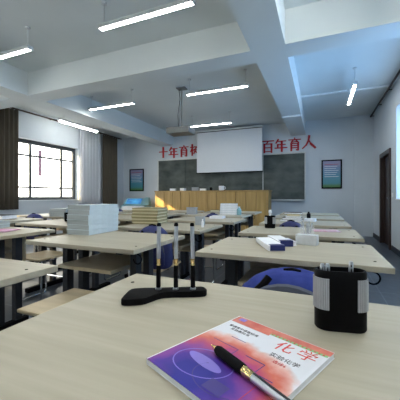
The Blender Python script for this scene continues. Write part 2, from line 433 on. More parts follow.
# characters drawn stroke by stroke on a 100 x 100 grid: (width, points...)
GL = {
 '十': [(7, (8, 56), (92, 56)), (14, (50, 96), (50, 4))],
 '年': [(9, (30, 98), (12, 68)), (6, (26, 82), (88, 82)), (6, (26, 56), (84, 56)), (11, (26, 58), (26, 32)), (7, (4, 30), (96, 30)), (13, (56, 82), (56, 2))],
 '育': [(8, (50, 99), (52, 90)), (6, (6, 86), (94, 86)), (7, (42, 84), (24, 68)), (6, (24, 67), (74, 70)), (8, (62, 80), (80, 62)), (12, (26, 58), (26, 2)), (12, (76, 58), (76, 6)), (6, (26, 56), (76, 56)), (6, (26, 40), (76, 40)), (6, (26, 24), (76, 24)), (8, (62, 8), (76, 4))],
 '树': [(6, (2, 72), (36, 72)), (11, (20, 98), (20, 2)), (7, (20, 66), (4, 34)), (7, (21, 58), (34, 44)), (6, (38, 76), (60, 76)), (8, (60, 76), (36, 16)), (8, (40, 56), (62, 24)), (6, (62, 70), (99, 70)), (12, (84, 98), (84, 6)), (7, (74, 10), (84, 6)), (8, (66, 52), (74, 38))],
 '百': [(7, (4, 92), (96, 92)), (8, (50, 90), (40, 72)), (12, (22, 70), (22, 2)), (12, (78, 70), (78, 2)), (6, (22, 69), (78, 69)), (6, (22, 40), (78, 40)), (6, (22, 9), (78, 9))],
 '人': [(13, (52, 98), (46, 60)), (11, (46, 62), (30, 28)), (8, (30, 30), (4, 4)), (9, (48, 66), (64, 34)), (14, (62, 38), (94, 6))],
 '化': [(12, (34, 98), (6, 50)), (12, (24, 70), (20, 4)), (10, (88, 78), (50, 48)), (13, (56, 98), (54, 20)), (13, (54, 20), (66, 8)), (12, (64, 9), (92, 14)), (9, (92, 12), (94, 30))],
 '学': [(9, (22, 96), (30, 82)), (9, (48, 98), (54, 84)), (10, (80, 98), (66, 80)), (10, (10, 78), (6, 60)), (9, (10, 74), (92, 74)), (9, (92, 76), (84, 60)), (8, (30, 58), (70, 58)), (9, (70, 58), (54, 46)), (11, (54, 48), (54, 10)), (10, (54, 8), (40, 4)), (10, (4, 34), (96, 36))],
}
def glyph_obj(name, ch, size, mat, parent, loc, rot, depth, _=0):
    b = MB(); k = 0
    for st in GL[ch]:
        w, p, q = st; w = w*(.8 if size < .1 else 1.22); p = Vector(p); q = Vector(q); d = (q-p).normalized(); n = Vector((-d.y, d.x))*w/2
        e = d*w*.25; k += 1; dz = depth*(1+.012*k)
        sc = lambda v: ((v.x-50)/100*size, (v.y-50)/100*size)
        b.prism([sc(p-e-n), sc(q+e-n*.85), sc(q+e+n*.85), sc(p-e+n)], -dz, dz)
    return b.build(name, mat, parent, loc, rot)
def wallX(p, Y):
    u = (p-200)/285; s, c = math.sin(math.radians(22.8)), math.cos(math.radians(22.8))
    tt = Y/(c+u*s); return tt*(u*c-s), tt
for ch, p, yc, lab in [('十', 163.5, 152.6, 'first red wall character 十 at the far left of the slogan'), ('年', 173.6, 152.4, 'red wall character 年 second from left, above left blackboard'),
                  ('育', 184, 151.2, 'red wall character 育 third from left, above left blackboard'), ('树', 195.5, 149.8, 'red wall character 树 half hidden by the projection screen'),
                  ('百', 268, 146.6, 'red wall character 百 just right of the projection screen'), ('年', 281, 145.4, 'red wall character 年 above the right blackboard'),
                  ('育', 294.6, 144.4, 'red wall character 育 above the right end of blackboard'), ('人', 309, 142.2, 'last red wall character 人 at the right end of slogan')]:
    X, tt = wallX(p, YF)
    z = EYE+(196-yc)/285*tt
    o = glyph_obj('wall_character', ch, .37, M['red'], None, (X, YF-.016, z), (PI/2, 0, 0), .014, .010)
    tag(o, lab, 'letter', 'red slogan characters on the front wall')

X0, t0 = wallX(197, 8.2); X1, t1 = wallX(262.3, 8.2)
t = thing('projection_screen', 'pulled-down white projection screen in front of the blackboard', 'projection screen', ((X0+X1)/2, 8.2, EYE+.70))
w = (X1-X0)/2
MB().box(-w, w, -.004, .004, .02, 1.27).build('screen_fabric', M['screen'], t)
MB().tube([(-w-.02, 0, .01), (w+.02, 0, .01)], .014).build('bottom_bar', M['black'], t)
MB().tube([(-w-.04, 0, 1.30), (w+.04, 0, 1.30)], .034, 16).build('roller', M['lampw'], t)
MB().box(-w, w, -.037, -.030, 1.255, 1.275).build('roller_shadow', M['bmatte'], t)  # black strip standing in for the roller's shadow along the screen top
for s in (-1, 1): MB().box(s*(w-.1)-.012, s*(w-.1)+.012, 0, .24, 1.31, 1.335).build('bracket', M['lampw'], t)

def poster(label, x0, x1, z0, z1):
    t = thing('poster', label, 'poster', ((x0+x1)/2, YF-.001, z0), group='framed posters on the front wall')
    w, h, f = (x1-x0)/2, z1-z0, .035
    MB().box(-w, -w+f, -.03, 0, 0, h).box(w-f, w, -.03, 0, 0, h).box(-w+f, w-f, -.03, 0, 0, f).box(-w+f, w-f, -.03, 0, h-f, h).build('frame', M['black'], t)
    p = MB().box(-w+f, w-f, -.015, 0, f, h-f).build('print', M['poster'], t)
    for i in range(7):
        zz = h-.13-.055*i
        MB().box(-w+f+.04, w-f-.05-.03*((i*7) % 3), -.017, -.0155, zz, zz+.010).build('printed_line', M['red'] if i == 0 else M['white'], p)
    return t
poster('framed blue-green poster on the right of the blackboard', *(wallX(321.5, YF)[0], wallX(342, YF)[0]), EYE+.20, EYE+.98)
poster('framed blue-green poster at left above the lectern', *(wallX(130, YF)[0], wallX(144, YF)[0]), EYE+.17, EYE+.96)

# ------------------------------------------------------------------ wooden counter in front of the board
PX0, PX1, PY = -4.64, -1.23, 7.5
t = thing('podium_counter', 'long honey-coloured wooden podium counter of upright panels below the blackboard', 'podium', (PX0, PY, 0))
PW = PX1-PX0; n = 12; PH = EYE+.125
MB().box(.03, PW-.03, .03, .5, 0, PH).build('carcass', M['pined'], t)
MB().box(-.02, PW+.02, -.02, .52, PH, PH+.03, bev=.006).build('counter_top', M['pine'], t)
MB().box(.0, .028, .0, .5, 0, PH-.002).build('end_panel', M['pine'], t)
MB().box(PW-.028, PW, .0, .5, 0, PH-.002).build('end_panel', M['pine'], t)
for i in range(n):
    a = .035+(PW-.07)*i/n; c = .035+(PW-.07)*(i+1)/n
    MB().box(a+.008, c-.008, .0, .028, .06, PH-.01).build('front_panel', M['pine'], t)
PT = PH+.031
def on_counter(p):
    return wallX(p, PY+.2)[0]
def cup(label, loc, r, h, mat, name='cup', cat='cup', group=None):
    t = thing(name, label, cat, loc, group=group)
    MB().lathe([(r*.8, 0), (r, h*.3), (r, h), (r*.88, h), (r*.85, h*.15), (.001, h*.12)], 16).build('body', mat, t, smooth=True)
    MB().tube([(r*.9, 0, h*.8), (r*1.5, 0, h*.75), (r*1.6, 0, h*.4), (r*.9, 0, h*.2)], r*.14, 6).build('handle', mat, t, smooth=True)
    return t
def carton(label, loc, sx, sy, sz, mat, rz=0, name='carton', cat='box', group=None):
    t = thing(name, label, cat, loc, rz, group=group)
    MB().box(-sx/2, sx/2, -sy/2, sy/2, 0, sz*.86, bev=.002).build('body', mat, t)
    MB().box(-sx/2-.003, sx/2+.003, -sy/2-.003, sy/2+.003, sz*.862, sz, bev=.002).build('lid', mat, t)
    return t
carton('small white carton at the left end of the wooden counter', (on_counter(173), PY+.2, PT), .16, .12, .07, M['white'], .1, group='items on the counter')
carton('small white carton second from left on the wooden counter', (on_counter(183), PY+.2, PT), .14, .12, .08, M['white'], -.1, group='items on the counter')
carton('grey carton on the wooden counter under the left screen edge', (on_counter(195), PY+.22, PT), .18, .12, .10, M['greyb'], 0, group='items on the counter')
MB().box(-.0125, .0125, -.05, -.043, .0, HB).build('divider', M['alu'], bpy.data.objects['blackboard'], loc=(1.2025, 0, 0))
carton('low white carton on the wooden counter left of the black cup', (on_counter(203), PY+.2, PT), .16, .12, .06, M['white'], .05, group='items on the counter')
cup('small black cup on the wooden counter below the screen', (on_counter(211.5), PY+.15, PT), .035, .09, M['black'])
cup('wide white mug on the wooden counter below the screen', (on_counter(222), PY+.15, PT), .075, .13, M['white'])

# lectern
lx = wallX(134, 7.85)[0]
t = LEC = thing('lectern', 'pale teal multimedia lectern with tilted blue screen left of counter', 'lectern', (lx, 7.85, .0), .25)
MB().loft([[(-.26, -.2, 0), (.26, -.2, 0), (.26, .25, 0), (-.26, .25, 0)], [(-.28, -.22, .70), (.28, -.22, .70), (.28, .27, .70), (-.28, .27, .70)]]).build('cabinet', M['alu'], t)
MB().box(-.30, .30, -.25, .29, .70, .73, bev=.006).build('desk_shelf', M['lectern'], t)
tilt = Matrix.Translation((0, -.02, .745)) @ Matrix.Rotation(-.55, 4, 'X')
MB().loft([[(-.34, 0, 0), (.28, 0, 0), (.28, .04, 0), (-.34, .04, 0)], [(-.27, 0, .26), (.31, 0, .26), (.31, .04, .26), (-.27, .04, .26)]], tilt).build('monitor_frame', M['lectern'], t)
MB().loft([[(-.26, -.006, .04), (.19, -.006, .04), (.19, -.001, .04), (-.26, -.001, .04)], [(-.22, -.006, .235), (.22, -.006, .235), (.22, -.001, .235), (-.22, -.001, .235)]], tilt).build('screen', M['lscreen'], t)
MB().loft([[(.29, -.1, .731), (.45, -.02, .731), (.45, .25, .731), (.29, .25, .731)], [(.31, .1, 1.0), (.40, .1, .99), (.40, .25, .99), (.31, .25, 1.0)]]).build('side_wing', M['lectern'], t)
MB().box(.26, .45, -.1, .26, .0, .699, bev=.01).build('side_cabinet', M['lectern'], t)

LEC.scale = (1.15, 1.15, 1.0)
# ------------------------------------------------------------------ desks
def make_desk(w, dep, label, loc, screws=True):
    t = thing('school_desk', label, 'desk', loc, group='classroom desks in rows')
    h = DT
    MB().box(0, w, 0, dep, h-.026, h, bev=.003).build('desktop', M['desk'], t)
    for sx in (.14, w-.14):
        lg = None
        for dy in (.19, .33):
            g = MB().box(sx-.022, sx+.022, dy, dy+.055, .05, h-.027).build('leg', M['steel'], t)
            lg = lg or g
        MB().box(sx-.03, sx+.03, .03, dep-.03, 0, .05, bev=.008).build('foot', M['bmatte'], lg)
        MB().box(sx-.02, sx+.02, .05, dep-.05, h-.045, h-.0265).build('support_rail', M['steel'], lg)
    MB().box(.21, w-.21, .07, dep-.15, h-.172, h-.152).build('book_shelf', M['panel'], t)
    MB().box(.19, w-.19, dep-.149, dep-.13, h-.26, h-.046).build('modesty_panel', M['panel'], t)
    if screws:
        for sx in (.055, w-.055):
            for sy in (.10, dep-.10):
                MB().lathe([(.006, h), (.006, h+.0012), (.001, h+.0015)], 10, Matrix.Translation((sx, sy, 0))).build('screw', M['bmatte'], t)
    pts = [(w-.06, .12, h-.046)] + [(w-.06+.028*math.sin(a), .12, h-.078+.028*math.cos(a)) for a in [k*PI/8 for k in range(0, 13)]]
    MB().tube(pts, .004, 8).build('bag_hook', M['bmatte'], t, smooth=True)
    return t
def make_stool(label, loc):
    t = thing('stool', label, 'stool', loc, group='wooden stools on chrome tube frames')
    MB().box(-.18, .18, -.19, .19, .43, .45, bev=.006).build('seat', M['seat'], t)
    for s in (-1, 1):
        x = s*.15
        pts = [(x, -.13, .43), (x, -.15, .05)]+[(x, -.15+.03*(1-math.cos(a)), .012+.038*(1-math.sin(a))) for a in [k*PI/10 for k in range(1, 6)]]
        pts += [(x, .12, .012)]+[(x, .12+.03*math.sin(a), .012+.038*(1-math.cos(a))) for a in [k*PI/10 for k in range(1, 6)]] + [(x, .13, .43)]
        MB().tube(pts, .009, 8).build('tube_leg', M['chrome'], t, smooth=True)
    MB().tube([(-.15, 0, .415), (.15, 0, .415)], .009, 8).tube([(-.15, .14, .20), (.15, .14, .20)], .008, 8).build('cross_bar', M['chrome'], t, smooth=True)
    return t

W0, D0 = .88, .59
# (column x0, near y, width, depth, phrase)
rows = []
def add(x0, y0, w, dep, ph): rows.append((x0, y0, w, dep, ph))
add(-.635, .24, .93, .655, 'large foreground desk holding the chemistry textbook and pen stand')
add(-.60, 1.36, .88, .59, 'desk carrying the navy and white papers and white pen box')
add(-.60, 2.21, .88, .57, 'desk carrying the black pen cup and pink booklet, right column')
add(-.60, 3.05, .88, .58, 'desk carrying the small stack of white and dark books')
add(-.60, 3.90, .88, .58, 'desk behind the stack of white and dark books, right column')
add(-.60, 4.75, .88, .58, 'farthest desk of the right column, nearest the right end of blackboard')
add(-1.92, .27, .91, .60, 'desk cut by the left photo edge, next to the foreground desk')
add(-1.77, 1.27, .85, .63, 'desk carrying the tall stack of pale blue books')
add(-1.78, 2.16, .87, .60, 'desk carrying the stack of olive books with cream pages')
add(-1.74, 3.03, .87, .60, 'desk with loose white papers, behind the small grey pen box')
add(-1.95, 3.90, .95, .60, 'desk carrying the pale blue binder pile and grey carton')
add(-1.95, 4.77, .95, .60, 'farthest desk of the middle column, in front of the wooden counter')
add(-3.03, 1.19, .92, .60, 'left desk carrying the magenta booklet at the photo edge')
add(-3.03, 2.06, .92, .60, 'left desk carrying the small black cup, left of the pale blue books')
add(-3.03, 2.92, .92, .60, 'third desk of the left column, behind the small black cup')
add(-3.03, 3.78, .92, .60, 'fourth desk of the left column, left of the olive books')
add(-3.03, 4.64, .92, .60, 'farthest desk of the left column, before the poster and lectern')
add(-4.20, 2.00, .92, .60, 'window-side desk at the left photo edge under the brown curtain')
add(-4.20, 2.88, .92, .60, 'window-side desk carrying the small grey book pile')
add(-4.20, 3.76, .92, .60, 'window-side desk behind the small grey book pile')
add(-4.20, 4.64, .92, .60, 'window-side desk carrying the white flat box near the lectern')
cache = {}
stool0 = None
skip_stool = {0, 6}
for i, (x0, y0, w, dep, ph) in enumerate(rows):
    lab = 'pale laminate ' + ph
    k = (w, dep)
    if k in cache: dup(cache[k], (x0, y0, 0), 0, lab)
    else: cache[k] = make_desk(w, dep, lab, (x0, y0, 0))
    if i in skip_stool: continue
    sx, sy = x0+w/2, y0-.02
    if i == 7: sx, sy = -1.28, 1.19
    if i == 1: sx, sy = -.10, 1.24
    slab = 'wooden chrome-framed stool under the ' + ph.split(',')[0]
    if stool0 is None: stool0 = make_stool(slab, (sx, sy, 0))
    else: dup(stool0, (sx, sy, 0), 0, slab)

# ------------------------------------------------------------------ backpacks
def make_bag(label, loc, w, dep, h, rz=0, lying=False):
    t = thing('backpack', label, 'backpack', loc, rz, group='blue backpacks on the stools')
    rings = []
    n = 28
    for z, k in [(0, .86), (.06, .97), (.3, 1.0), (.55, .96), (.72, .84), (.85, .66), (.94, .44), (.985, .22), (1.0, .04)]:
        r = []
        for j in range(n):
            a = 2*PI*j/n; ca, sa = math.cos(a), math.sin(a)
            e = .72
            r.append((w/2*k*math.copysign(abs(ca)**e, ca), dep/2*(.6+.4*k)*k**.3*math.copysign(abs(sa)**e, sa) if k > .1 else dep*.02*sa, z*h))
        rings.append(r)
    MB().loft(rings).build('body', M['bag'] if w > .35 else M['bagdark'], t, smooth=True)
    # front pocket
    rings = []
    for z, k in [(0.03, .7), (.10, .80), (.35, .82), (.52, .7), (.60, .45), (.62, .1)]:
        r = []
        for j in range(n):
            a = 2*PI*j/n; ca, sa = math.cos(a), math.sin(a)
            r.append((w/2*k*math.copysign(abs(ca)**.7, ca), -dep*.42+dep*.20*k*math.copysign(abs(sa)**.7, sa), z*h))
        rings.append(r)
    pk = MB().loft(rings).build('front_pocket', M['bagdark'], t, smooth=True)
    # curved zip band and straps
    KZ = [(0, .86), (.06, .97), (.3, 1.0), (.55, .96), (.72, .84), (.85, .66), (.94, .44), (.985, .22), (1.0, .04)]
    def face(x, z, off=.004):      # point on the near face of the body
        zz = z/h; k = .04
        for (a, ka), (b, kb) in zip(KZ, KZ[1:]):
            if a <= zz <= b: k = ka+(kb-ka)*(zz-a)/(b-a)
        q = max(0, 1-(abs(x)/(w/2*k))**(2/.72))
        return (x, -dep/2*(.6+.4*k)*k**.3*q**.36-off, z)
    def surf(a): return face(w*.38*math.cos(a), h*(.30+.54*math.sin(a)))
    MB().tube([surf(PI*k/16) for k in range(17)], .010 if w < .35 else .020, 8).build('zip_band', M['baggrey'], t, smooth=True)
    MB().tube([(-.03, 0, h*.96), (-.03, -.01, h*1.0), (.0, -.012, h*1.02), (.03, -.01, h*1.0), (.03, 0, h*.96)], .006, 8).build('grab_handle', M['bmatte'], t, smooth=True)
    big = w > .35
    for s in (-1, 1):
        if big: P_ = [face(s*w*.16, h*.93), face(s*w*.20, h*.84), face(s*w*.26, h*.74)] if s < 0 else [face(w*.04, h*.62, .016), face(w*.14, h*.68, .018), face(w*.24, h*.74, .016), face(w*.33, h*.76, .012)]
        else: P_ = [face(s*w*.18, h*.88), face(s*w*.22, h*.7), face(s*w*.27, h*.45), face(s*w*.34, h*.2)]
        MB().tube(P_, .016 if big else .011, 8).build('strap', M['bmatte'], t, smooth=True)
    return t
make_bag('large bright blue backpack with dark straps, behind the foreground desk', (-.10, 1.19, .45), .48, .27, .296, -.05)
bag = make_bag('blue backpack just in front of the olive book stack', (-1.29, 2.05, .45), .345, .18, .345, .1)
dup(bag, (-.26, 2.93, .45), -.1, 'blue backpack behind the desk with the pink booklet')
dup(bag, (-1.40, 3.80, .45), .2, 'blue backpack in front of the pale blue binder pile')
dup(bag, (-3.66, 2.76, .45), .1, 'blue backpack at far left beside the small grey book pile')
dup(bag, (-3.66, 4.53, .45), .0, 'blue backpack in front of the white flat box near the lectern')

# ------------------------------------------------------------------ books
def make_book(name, label, loc, rz, w, l, h, cov, pg, group=None, cat='book', c=.0018):
    t = thing(name, label, cat, loc, rz, group=group)
    MB().box(-w/2, w/2, -l/2, l/2, 0, c).box(-w/2, w/2, -l/2, l/2, h-c, h).box(-w/2, -w/2+c, -l/2, l/2, c, h-c).build('cover', cov, t)
    MB().box(-w/2+c+.0002, w/2-.004, -l/2+.003, l/2-.003, c+.0002, h-c-.0002).build('pages', pg, t)
    return t
# pale blue stack (near corner at (-1.556,1.587))
cx, cy, hh = -1.665, 1.775, .0365
for i in range(6):
    jx, jy = random.uniform(-.006, .006), random.uniform(-.006, .006)
    place = ['bottom book', 'second book from the bottom', 'third book from the bottom', 'fourth book from the bottom', 'fifth book from the bottom', 'topmost book'][i]
    make_book('exercise_book', place + ' of the tall pale blue stack', (cx+jx, cy+jy, DT+.0015+i*(hh+.0004)), PI+random.uniform(-.02, .02)+.03, .215, .34, hh,
              M['pblue'], M['white'] if 0 else M['pages'], 'pale blue books in the tall stack')
# olive stack
cx, cy, hh = -1.67, 2.60, .0325
for i in range(5):
    place = ['bottom book', 'second book from the bottom', 'middle book', 'fourth book from the bottom', 'topmost book'][i]
    make_book('textbook', place + ' of the olive stack with cream pages', (cx+random.uniform(-.005, .005), cy+random.uniform(-.005, .005), DT+.0015+i*(hh+.0004)), -PI/2+random.uniform(-.03, .03)+.12,
              .26, .29, hh, M['goldbook'], M['cream'], 'olive books in the stack', c=.0105)
# small grey pile window side
for i in range(3):
    make_book('exercise_book', ['bottom', 'middle', 'top'][i]+' book of the small grey pile near the window', (-3.42, 3.02, DT+.0015+i*.0365), .15+.05*i, .26, .22, .036, M['greyb'], M['pages'], 'grey books near the window')
for i in range(2):
    make_book('exercise_book', ['lower', 'upper'][i]+' pale blue book at the left photo edge', (-2.78, 1.66, DT+.0015+i*.0305), .1, .24, .2, .030, M['pblue'], M['pages'], 'pale books at the left edge')
make_book('magenta_booklet', 'thin magenta booklet lying on the desk at the left photo edge', (-2.46, 1.53, DT+.0015), .3, .26, .18, .006, M['magenta'], M['white'], cat='booklet')
make_book('pink_booklet', 'thin pink booklet lying right of the black pen cup', (.045, 2.57, DT+.0015), .2, .20, .14, .005, M['pinkbk'], M['white'], cat='booklet')
# white / dark small stack, right column third desk
zz = DT+.0015
for i, (w, l, h, cm, nm_) in enumerate([(.23, .17, .020, 'greyb', 'bottom grey-covered book'), (.21, .16, .022, 'bmatte', 'second book, dark cover and white pages,'), (.17, .15, .018, 'white', 'third white book'), (.14, .14, .022, 'olive', 'olive book near the top'), (.19, .12, .018, 'black', 'topmost black book')]):
    make_book('textbook', nm_ + ' of the mixed stack below the right blackboard', (-.30+.01*i-.02*(i == 4), 3.44, zz), .1*((i % 3)-1), w, l, h, M[cm], M['white'] if cm != 'olive' else M['cream'], 'books in the mixed stack')
    zz += h+.0004
make_book('textbook', 'white book lying right of the mixed stack', (-.10, 3.52, DT+.0015), -.1, .12, .18, .03, M['white'], M['white'])
def bottle(label, loc, r, h, mat, capm):
    t = thing('bottle', label, 'bottle', loc)
    MB().lathe([(r*.9, 0), (r, h*.05), (r, h*.65), (r*.5, h*.8), (r*.42, h*.88)], 16).build('body', mat, t, smooth=True)
    MB().lathe([(r*.5, h*.881), (r*.5, h)], 12).build('cap', capm, t, smooth=True)
bottle('small black bottle standing right of the mixed book stack', (-.12, 3.55, DT+.0315+.001), .022, .075, M['black'], M['black'])
bottle('pale greenish bottle right of the pale blue binder pile', (-1.13, 4.22, DT+.001), .035, .13, M['lectern'], M['alu'])
bottle('small white bottle on the corner of the desk with olive books', (-1.0, 2.44, DT+.001), .012, .075, M['white'], M['white'])
carton('small grey pen box with dark openings on the olive books desk', (-1.10, 2.62, DT+.001), .085, .06, .085, M['greyb'], .1)
carton('grey carton on the desk before the wooden counter', (-1.87, 4.12, DT+.001), .15, .10, .11, M['greyb'], .1)
for i in range(5):
    make_book('binder', ['bottom', 'second', 'middle', 'fourth', 'top'][i]+' pale blue binder of the pile before the wooden counter', (-1.31, 4.30, DT+.0015+i*.0345), .1+.03*i, .26, .2, .034, M['pblue'], M['white'], 'pale blue binders', 'binder')
make_book('paper_pile', 'low pile of loose white papers in front of the pale blue binders', (-1.22, 3.50, DT+.0015), .1, .17, .2, .03, M['white'], M['white'], cat='papers')
make_book('textbook', 'dark book lying open-faced before the wooden counter', (-1.8, 5.0, DT+.0015), .3, .16, .12, .03, M['black'], M['cream'])
carton('white flat box on the window-side desk near the lectern', (-3.62, 4.98, DT+.001), .42, .2, .075, M['white'], .1, 'flat_box')
t = cup('small black cup left of the tall pale blue stack', (-2.66, 2.40, DT+.001), .022, .10, M['black'])
t.children[1].rotation_euler = (0, 0, 2.2)
make_book('textbook', 'green book lying on the window-side desk behind grey pile', (-3.75, 4.0, DT+.0015), .3, .26, .2, .03, M['green'], M['cream'])
make_book('textbook', 'black and white book at the far left edge under the curtain', (-3.72, 2.35, DT+.0015), .1, .3, .2, .05, M['black'], M['white'])

# navy / white papers on right desk
def packet(label, loc, rz, w, l, h, frac):
    t = thing('paper_pack', label, 'papers', loc, rz, group='white packs with navy bands')
    MB().box(-w/2, w/2, -l/2, l/2, 0, h, bev=.002).build('sheets', M['white'], t)
    MB().box(-w/2+.01, w/2+.0015, -l/2-.0015, -l/2+frac*l, -.0 + .002, h+.001).build('band', M['navy'], t)
    return t
dx_, dy_ = -math.sin(.42), math.cos(.42)
packet('front white pack with navy end on the desk before the blue backpack', (-.213+dx_*.14, 1.541+dy_*.14, DT+.001), .42, .086, .30, .030, .13)
packet('middle white pack with navy end, left of the white pen box', (-.178+dx_*.12, 1.676+dy_*.12, DT+.001), .42, .082, .24, .034, .17)
t = make_book('paper_pile', 'plain white paper pile touching the white pen box', (-.126+dx_*.10, 1.719+dy_*.10, DT+.001), .42, .028, .16, .022, M['white'], M['white'], cat='papers')

# white pen box with glass
t = thing('pen_box', 'white pen box with clear tumbler of pens on the right desk', 'pen holder', (-.070, 1.815, DT+.001), -.2)
MB().box(-.060, .060, -.030, .030, 0, .060, bev=.002).build('box', flat('white_box_plastic', (.62, .65, .68), .5), t)
MB().lathe([(.032, .061), (.034, .115), (.031, .115), (.029, .064), (.001, .064)], 20, Matrix.Scale(1.25, 4, (1,0,0))).build('tumbler', M['clear'], t, smooth=True)
for i, (dx, dy, h) in enumerate([(-.025, 0, .135), (.0, .01, .125), (.012, -.01, .14), (.028, .005, .13)]):
    tag(MB().tube([(dx*.6, dy, .0), (dx, dy*1.2, h-.068)], .004, 8).build('pen', M['silver'], loc=(-.070, 1.815, DT+.001+.068), smooth=True), ['leftmost silver pen in the clear tumbler', 'second silver pen in the clear tumbler', 'third silver pen in the clear tumbler', 'rightmost silver pen in the clear tumbler'][i], 'pen', 'pens in the clear tumbler')

# ------------------------------------------------------------------ black and silver pen cup
def stadium(a, b, n=10, cx=0, cy=0):
    # a: half length of straight part, b: radius
    P = []
    for k in range(n+1):
        t_ = -PI/2+PI*k/n; P.append((cx+a+b*math.cos(t_), cy+b*math.sin(t_)))
    for k in range(n+1):
        t_ = PI/2+PI*k/n; P.append((cx-a+b*math.cos(t_), cy+b*math.sin(t_)))
    return P
def make_cup(label, loc, rz, k=1.0):
    t = thing('pen_cup', label, 'pen holder', loc, rz, group='black and silver pen cups')
    a, b, H = .028*k, .025*k, .128*k
    def ring(o, z, inset=0): return [(x, y, z) for x, y in stadium(a, b-inset, 12)]
    MB().loft([ring(0, 0, .002), ring(0, .003, 0), ring(0, H-.004, 0), ring(0, H, .002), ring(0, H, .005), ring(0, .012, .005)]).build('body', M['black'], t, smooth=True)
    # ribbed silver side panels, hugging each rounded end
    for s in (-1, 1):
        z0, z1 = .045*k, H-.016*k
        P = []
        nn = 40
        for j in range(nn+1):
            th = -PI*.5+PI*j/nn
            rr = b+.0018+.0009*(1 if j % 2 else -1)
            P.append((s*(a+rr*math.cos(th)), rr*math.sin(th)))
        Q = [(s*(a+(b-.0005)*math.cos(-PI*.5+PI*j/nn)), (b-.0005)*math.sin(-PI*.5+PI*j/nn)) for j in range(nn+1)][::-1]
        m = MB(); V = P+Q; n2 = len(V)
        F = []
        vv = [(x, y, z0) for x, y in V]+[(x, y, z1) for x, y in V]
        for j in range(n2): F.append((j, (j+1) % n2, n2+(j+1) % n2, n2+j))
        for j in range(nn): F.append((j, j+1, n2-2-j, n2-1-j)); F.append((n2+j, n2+j+1, 2*n2-2-j, 2*n2-1-j))
        m._add(vv, F); m.build('side_panel', M['silverp'], t)
    return t
RZ = -.10
make_cup('large black oval pen cup with silver sides on foreground desk', (.041, .697, DT+.001), .20)
make_cup('small black pen cup with silver sides on the second right desk', (-.415, 2.62, DT+.001), .1, .88)
for i, (dx, dy, hh, r) in enumerate([(-.036, -.012, .128, .0050), (-.025, -.003, .127, .0048), (.022, .006, .134, .0050)]):
    t = thing('pen', ['leftmost clear-capped pen in the large pen cup', 'second clear-capped pen in the large pen cup', 'rightmost clear-capped pen in the large pen cup'][i], 'pen', (.041+dx, .697+dy, DT+.014), group='pens in the large pen cup')
    MB().tube([(0, 0, 0), (0, 0, hh-.05)], r*.8, 10).build('barrel', M['silver'], t, smooth=True)
    MB().tube([(0, 0, hh-.0498), (0, 0, hh-.006), (0, 0, hh-.001)], [r, r, r*.7], 12).build('cap', M['silver'], t, smooth=True)
    MB().box(-.0012, .0012, -r-.0035, -r-.0015, hh-.042, hh-.008).box(-.0012, .0012, -r-.0035, 0, hh-.012, hh-.008).build('clip', M['chrome'], t)
t = thing('correction_pen', 'white-capped pen standing in the small pen cup', 'pen', (-.415, 2.62, DT+.015))
MB().tube([(0, 0, 0), (0, 0, .12)], .008, 10).build('barrel', M['white'], t, smooth=True)
MB().tube([(0, 0, .1202), (0, 0, .142), (0, 0, .150)], [.013, .013, .006], 12).build('cap', M['white'], t, smooth=True)

# ------------------------------------------------------------------ pen stand
# outline in world XY, measured along the view's left-right line
ax = Vector((.9219, .3875)); ay = Vector((-.3875, .9219))      # across / away directions
def AP(x, d): v = ax*x+ay*d; return (v.x, v.y)
base0 = Vector(AP(-.235, .80)); 
t = thing('pen_stand', 'black paddle-shaped pen stand holding three upright pens', 'pen stand', (0, 0, DT+.0005))
out = [(-.190, .846), (-.10, .852), (.004, .862), (.014, .856), (.022, .832), (.014, .818), (-.030, .812), (-.095, .810), (-.115, .800), (-.135, .775), (-.150, .757), (-.180, .750), (-.207, .750), (-.212, .765), (-.206, .835)]
import itertools
def smooth_poly(P, it=1):
    for _ in range(it):
        Q = []
        for i in range(len(P)):
            p, q = P[i], P[(i+1) % len(P)]
            Q += [(p[0]*.75+q[0]*.25, p[1]*.75+q[1]*.25), (p[0]*.25+q[0]*.75, p[1]*.25+q[1]*.75)]
        P = Q
    return P
out = smooth_poly(out)
cxm = sum(p[0] for p in out)/len(out); cym = sum(p[1] for p in out)/len(out)
def rg(k, z): return [(*AP(cxm+(x-cxm)*k, cym+(d-cym)*k), z) for x, d in out]
MB().loft([rg(.985, 0), rg(1, .003), rg(1, .014), rg(.985, .0165), rg(.96, .017)]).build('base', M['bmatte'], t, smooth=True)
for i, (x, d, lab) in enumerate([(-.1215, .832, 'leftmost'), (-.0705, .832, 'middle'), (-.0205, .832, 'rightmost')]):
    X, Y = AP(x, d)
    MB().lathe([(.0085, .0172), (.0085, .021), (.0068, .021), (.0068, .0173)], 14, Matrix.Translation((X, Y, 0))).build('socket', M['silver'], t, smooth=True)
    lx_ = [.002, .001, -.003][i]
    p = thing('ballpoint_pen', lab + ' of the three silver pens standing in the black stand', 'pen', (X, Y, DT+.0178), group='silver pens in the stand')
    p.rotation_euler = (0, lx_*5, 0)
    MB().lathe([(.0012, 0), (.0036, .004), (.0046, .006)], 14).build('tip', M['chrome'], p, smooth=True)
    MB().lathe([(.0060, .0061), (.0068, .009), (.0068, .066), (.0062, .070)], 18).build('grip', M['bmatte'], p, smooth=True)
    MB().lathe([(.0062, .0701), (.0063, .073), (.0056, .075), (.0062, .078), (.0060, .090)], 18).build('ring', M['gold'], p, smooth=True)
    MB().lathe([(.0060, .0901), (.0062, .12), (.0060, .184)], 18).build('barrel', M['silver'], p, smooth=True)
    MB().lathe([(.0062, .1841), (.0064, .189), (.0045, .194)], 18).build('end_cap', M['black'], p, smooth=True)

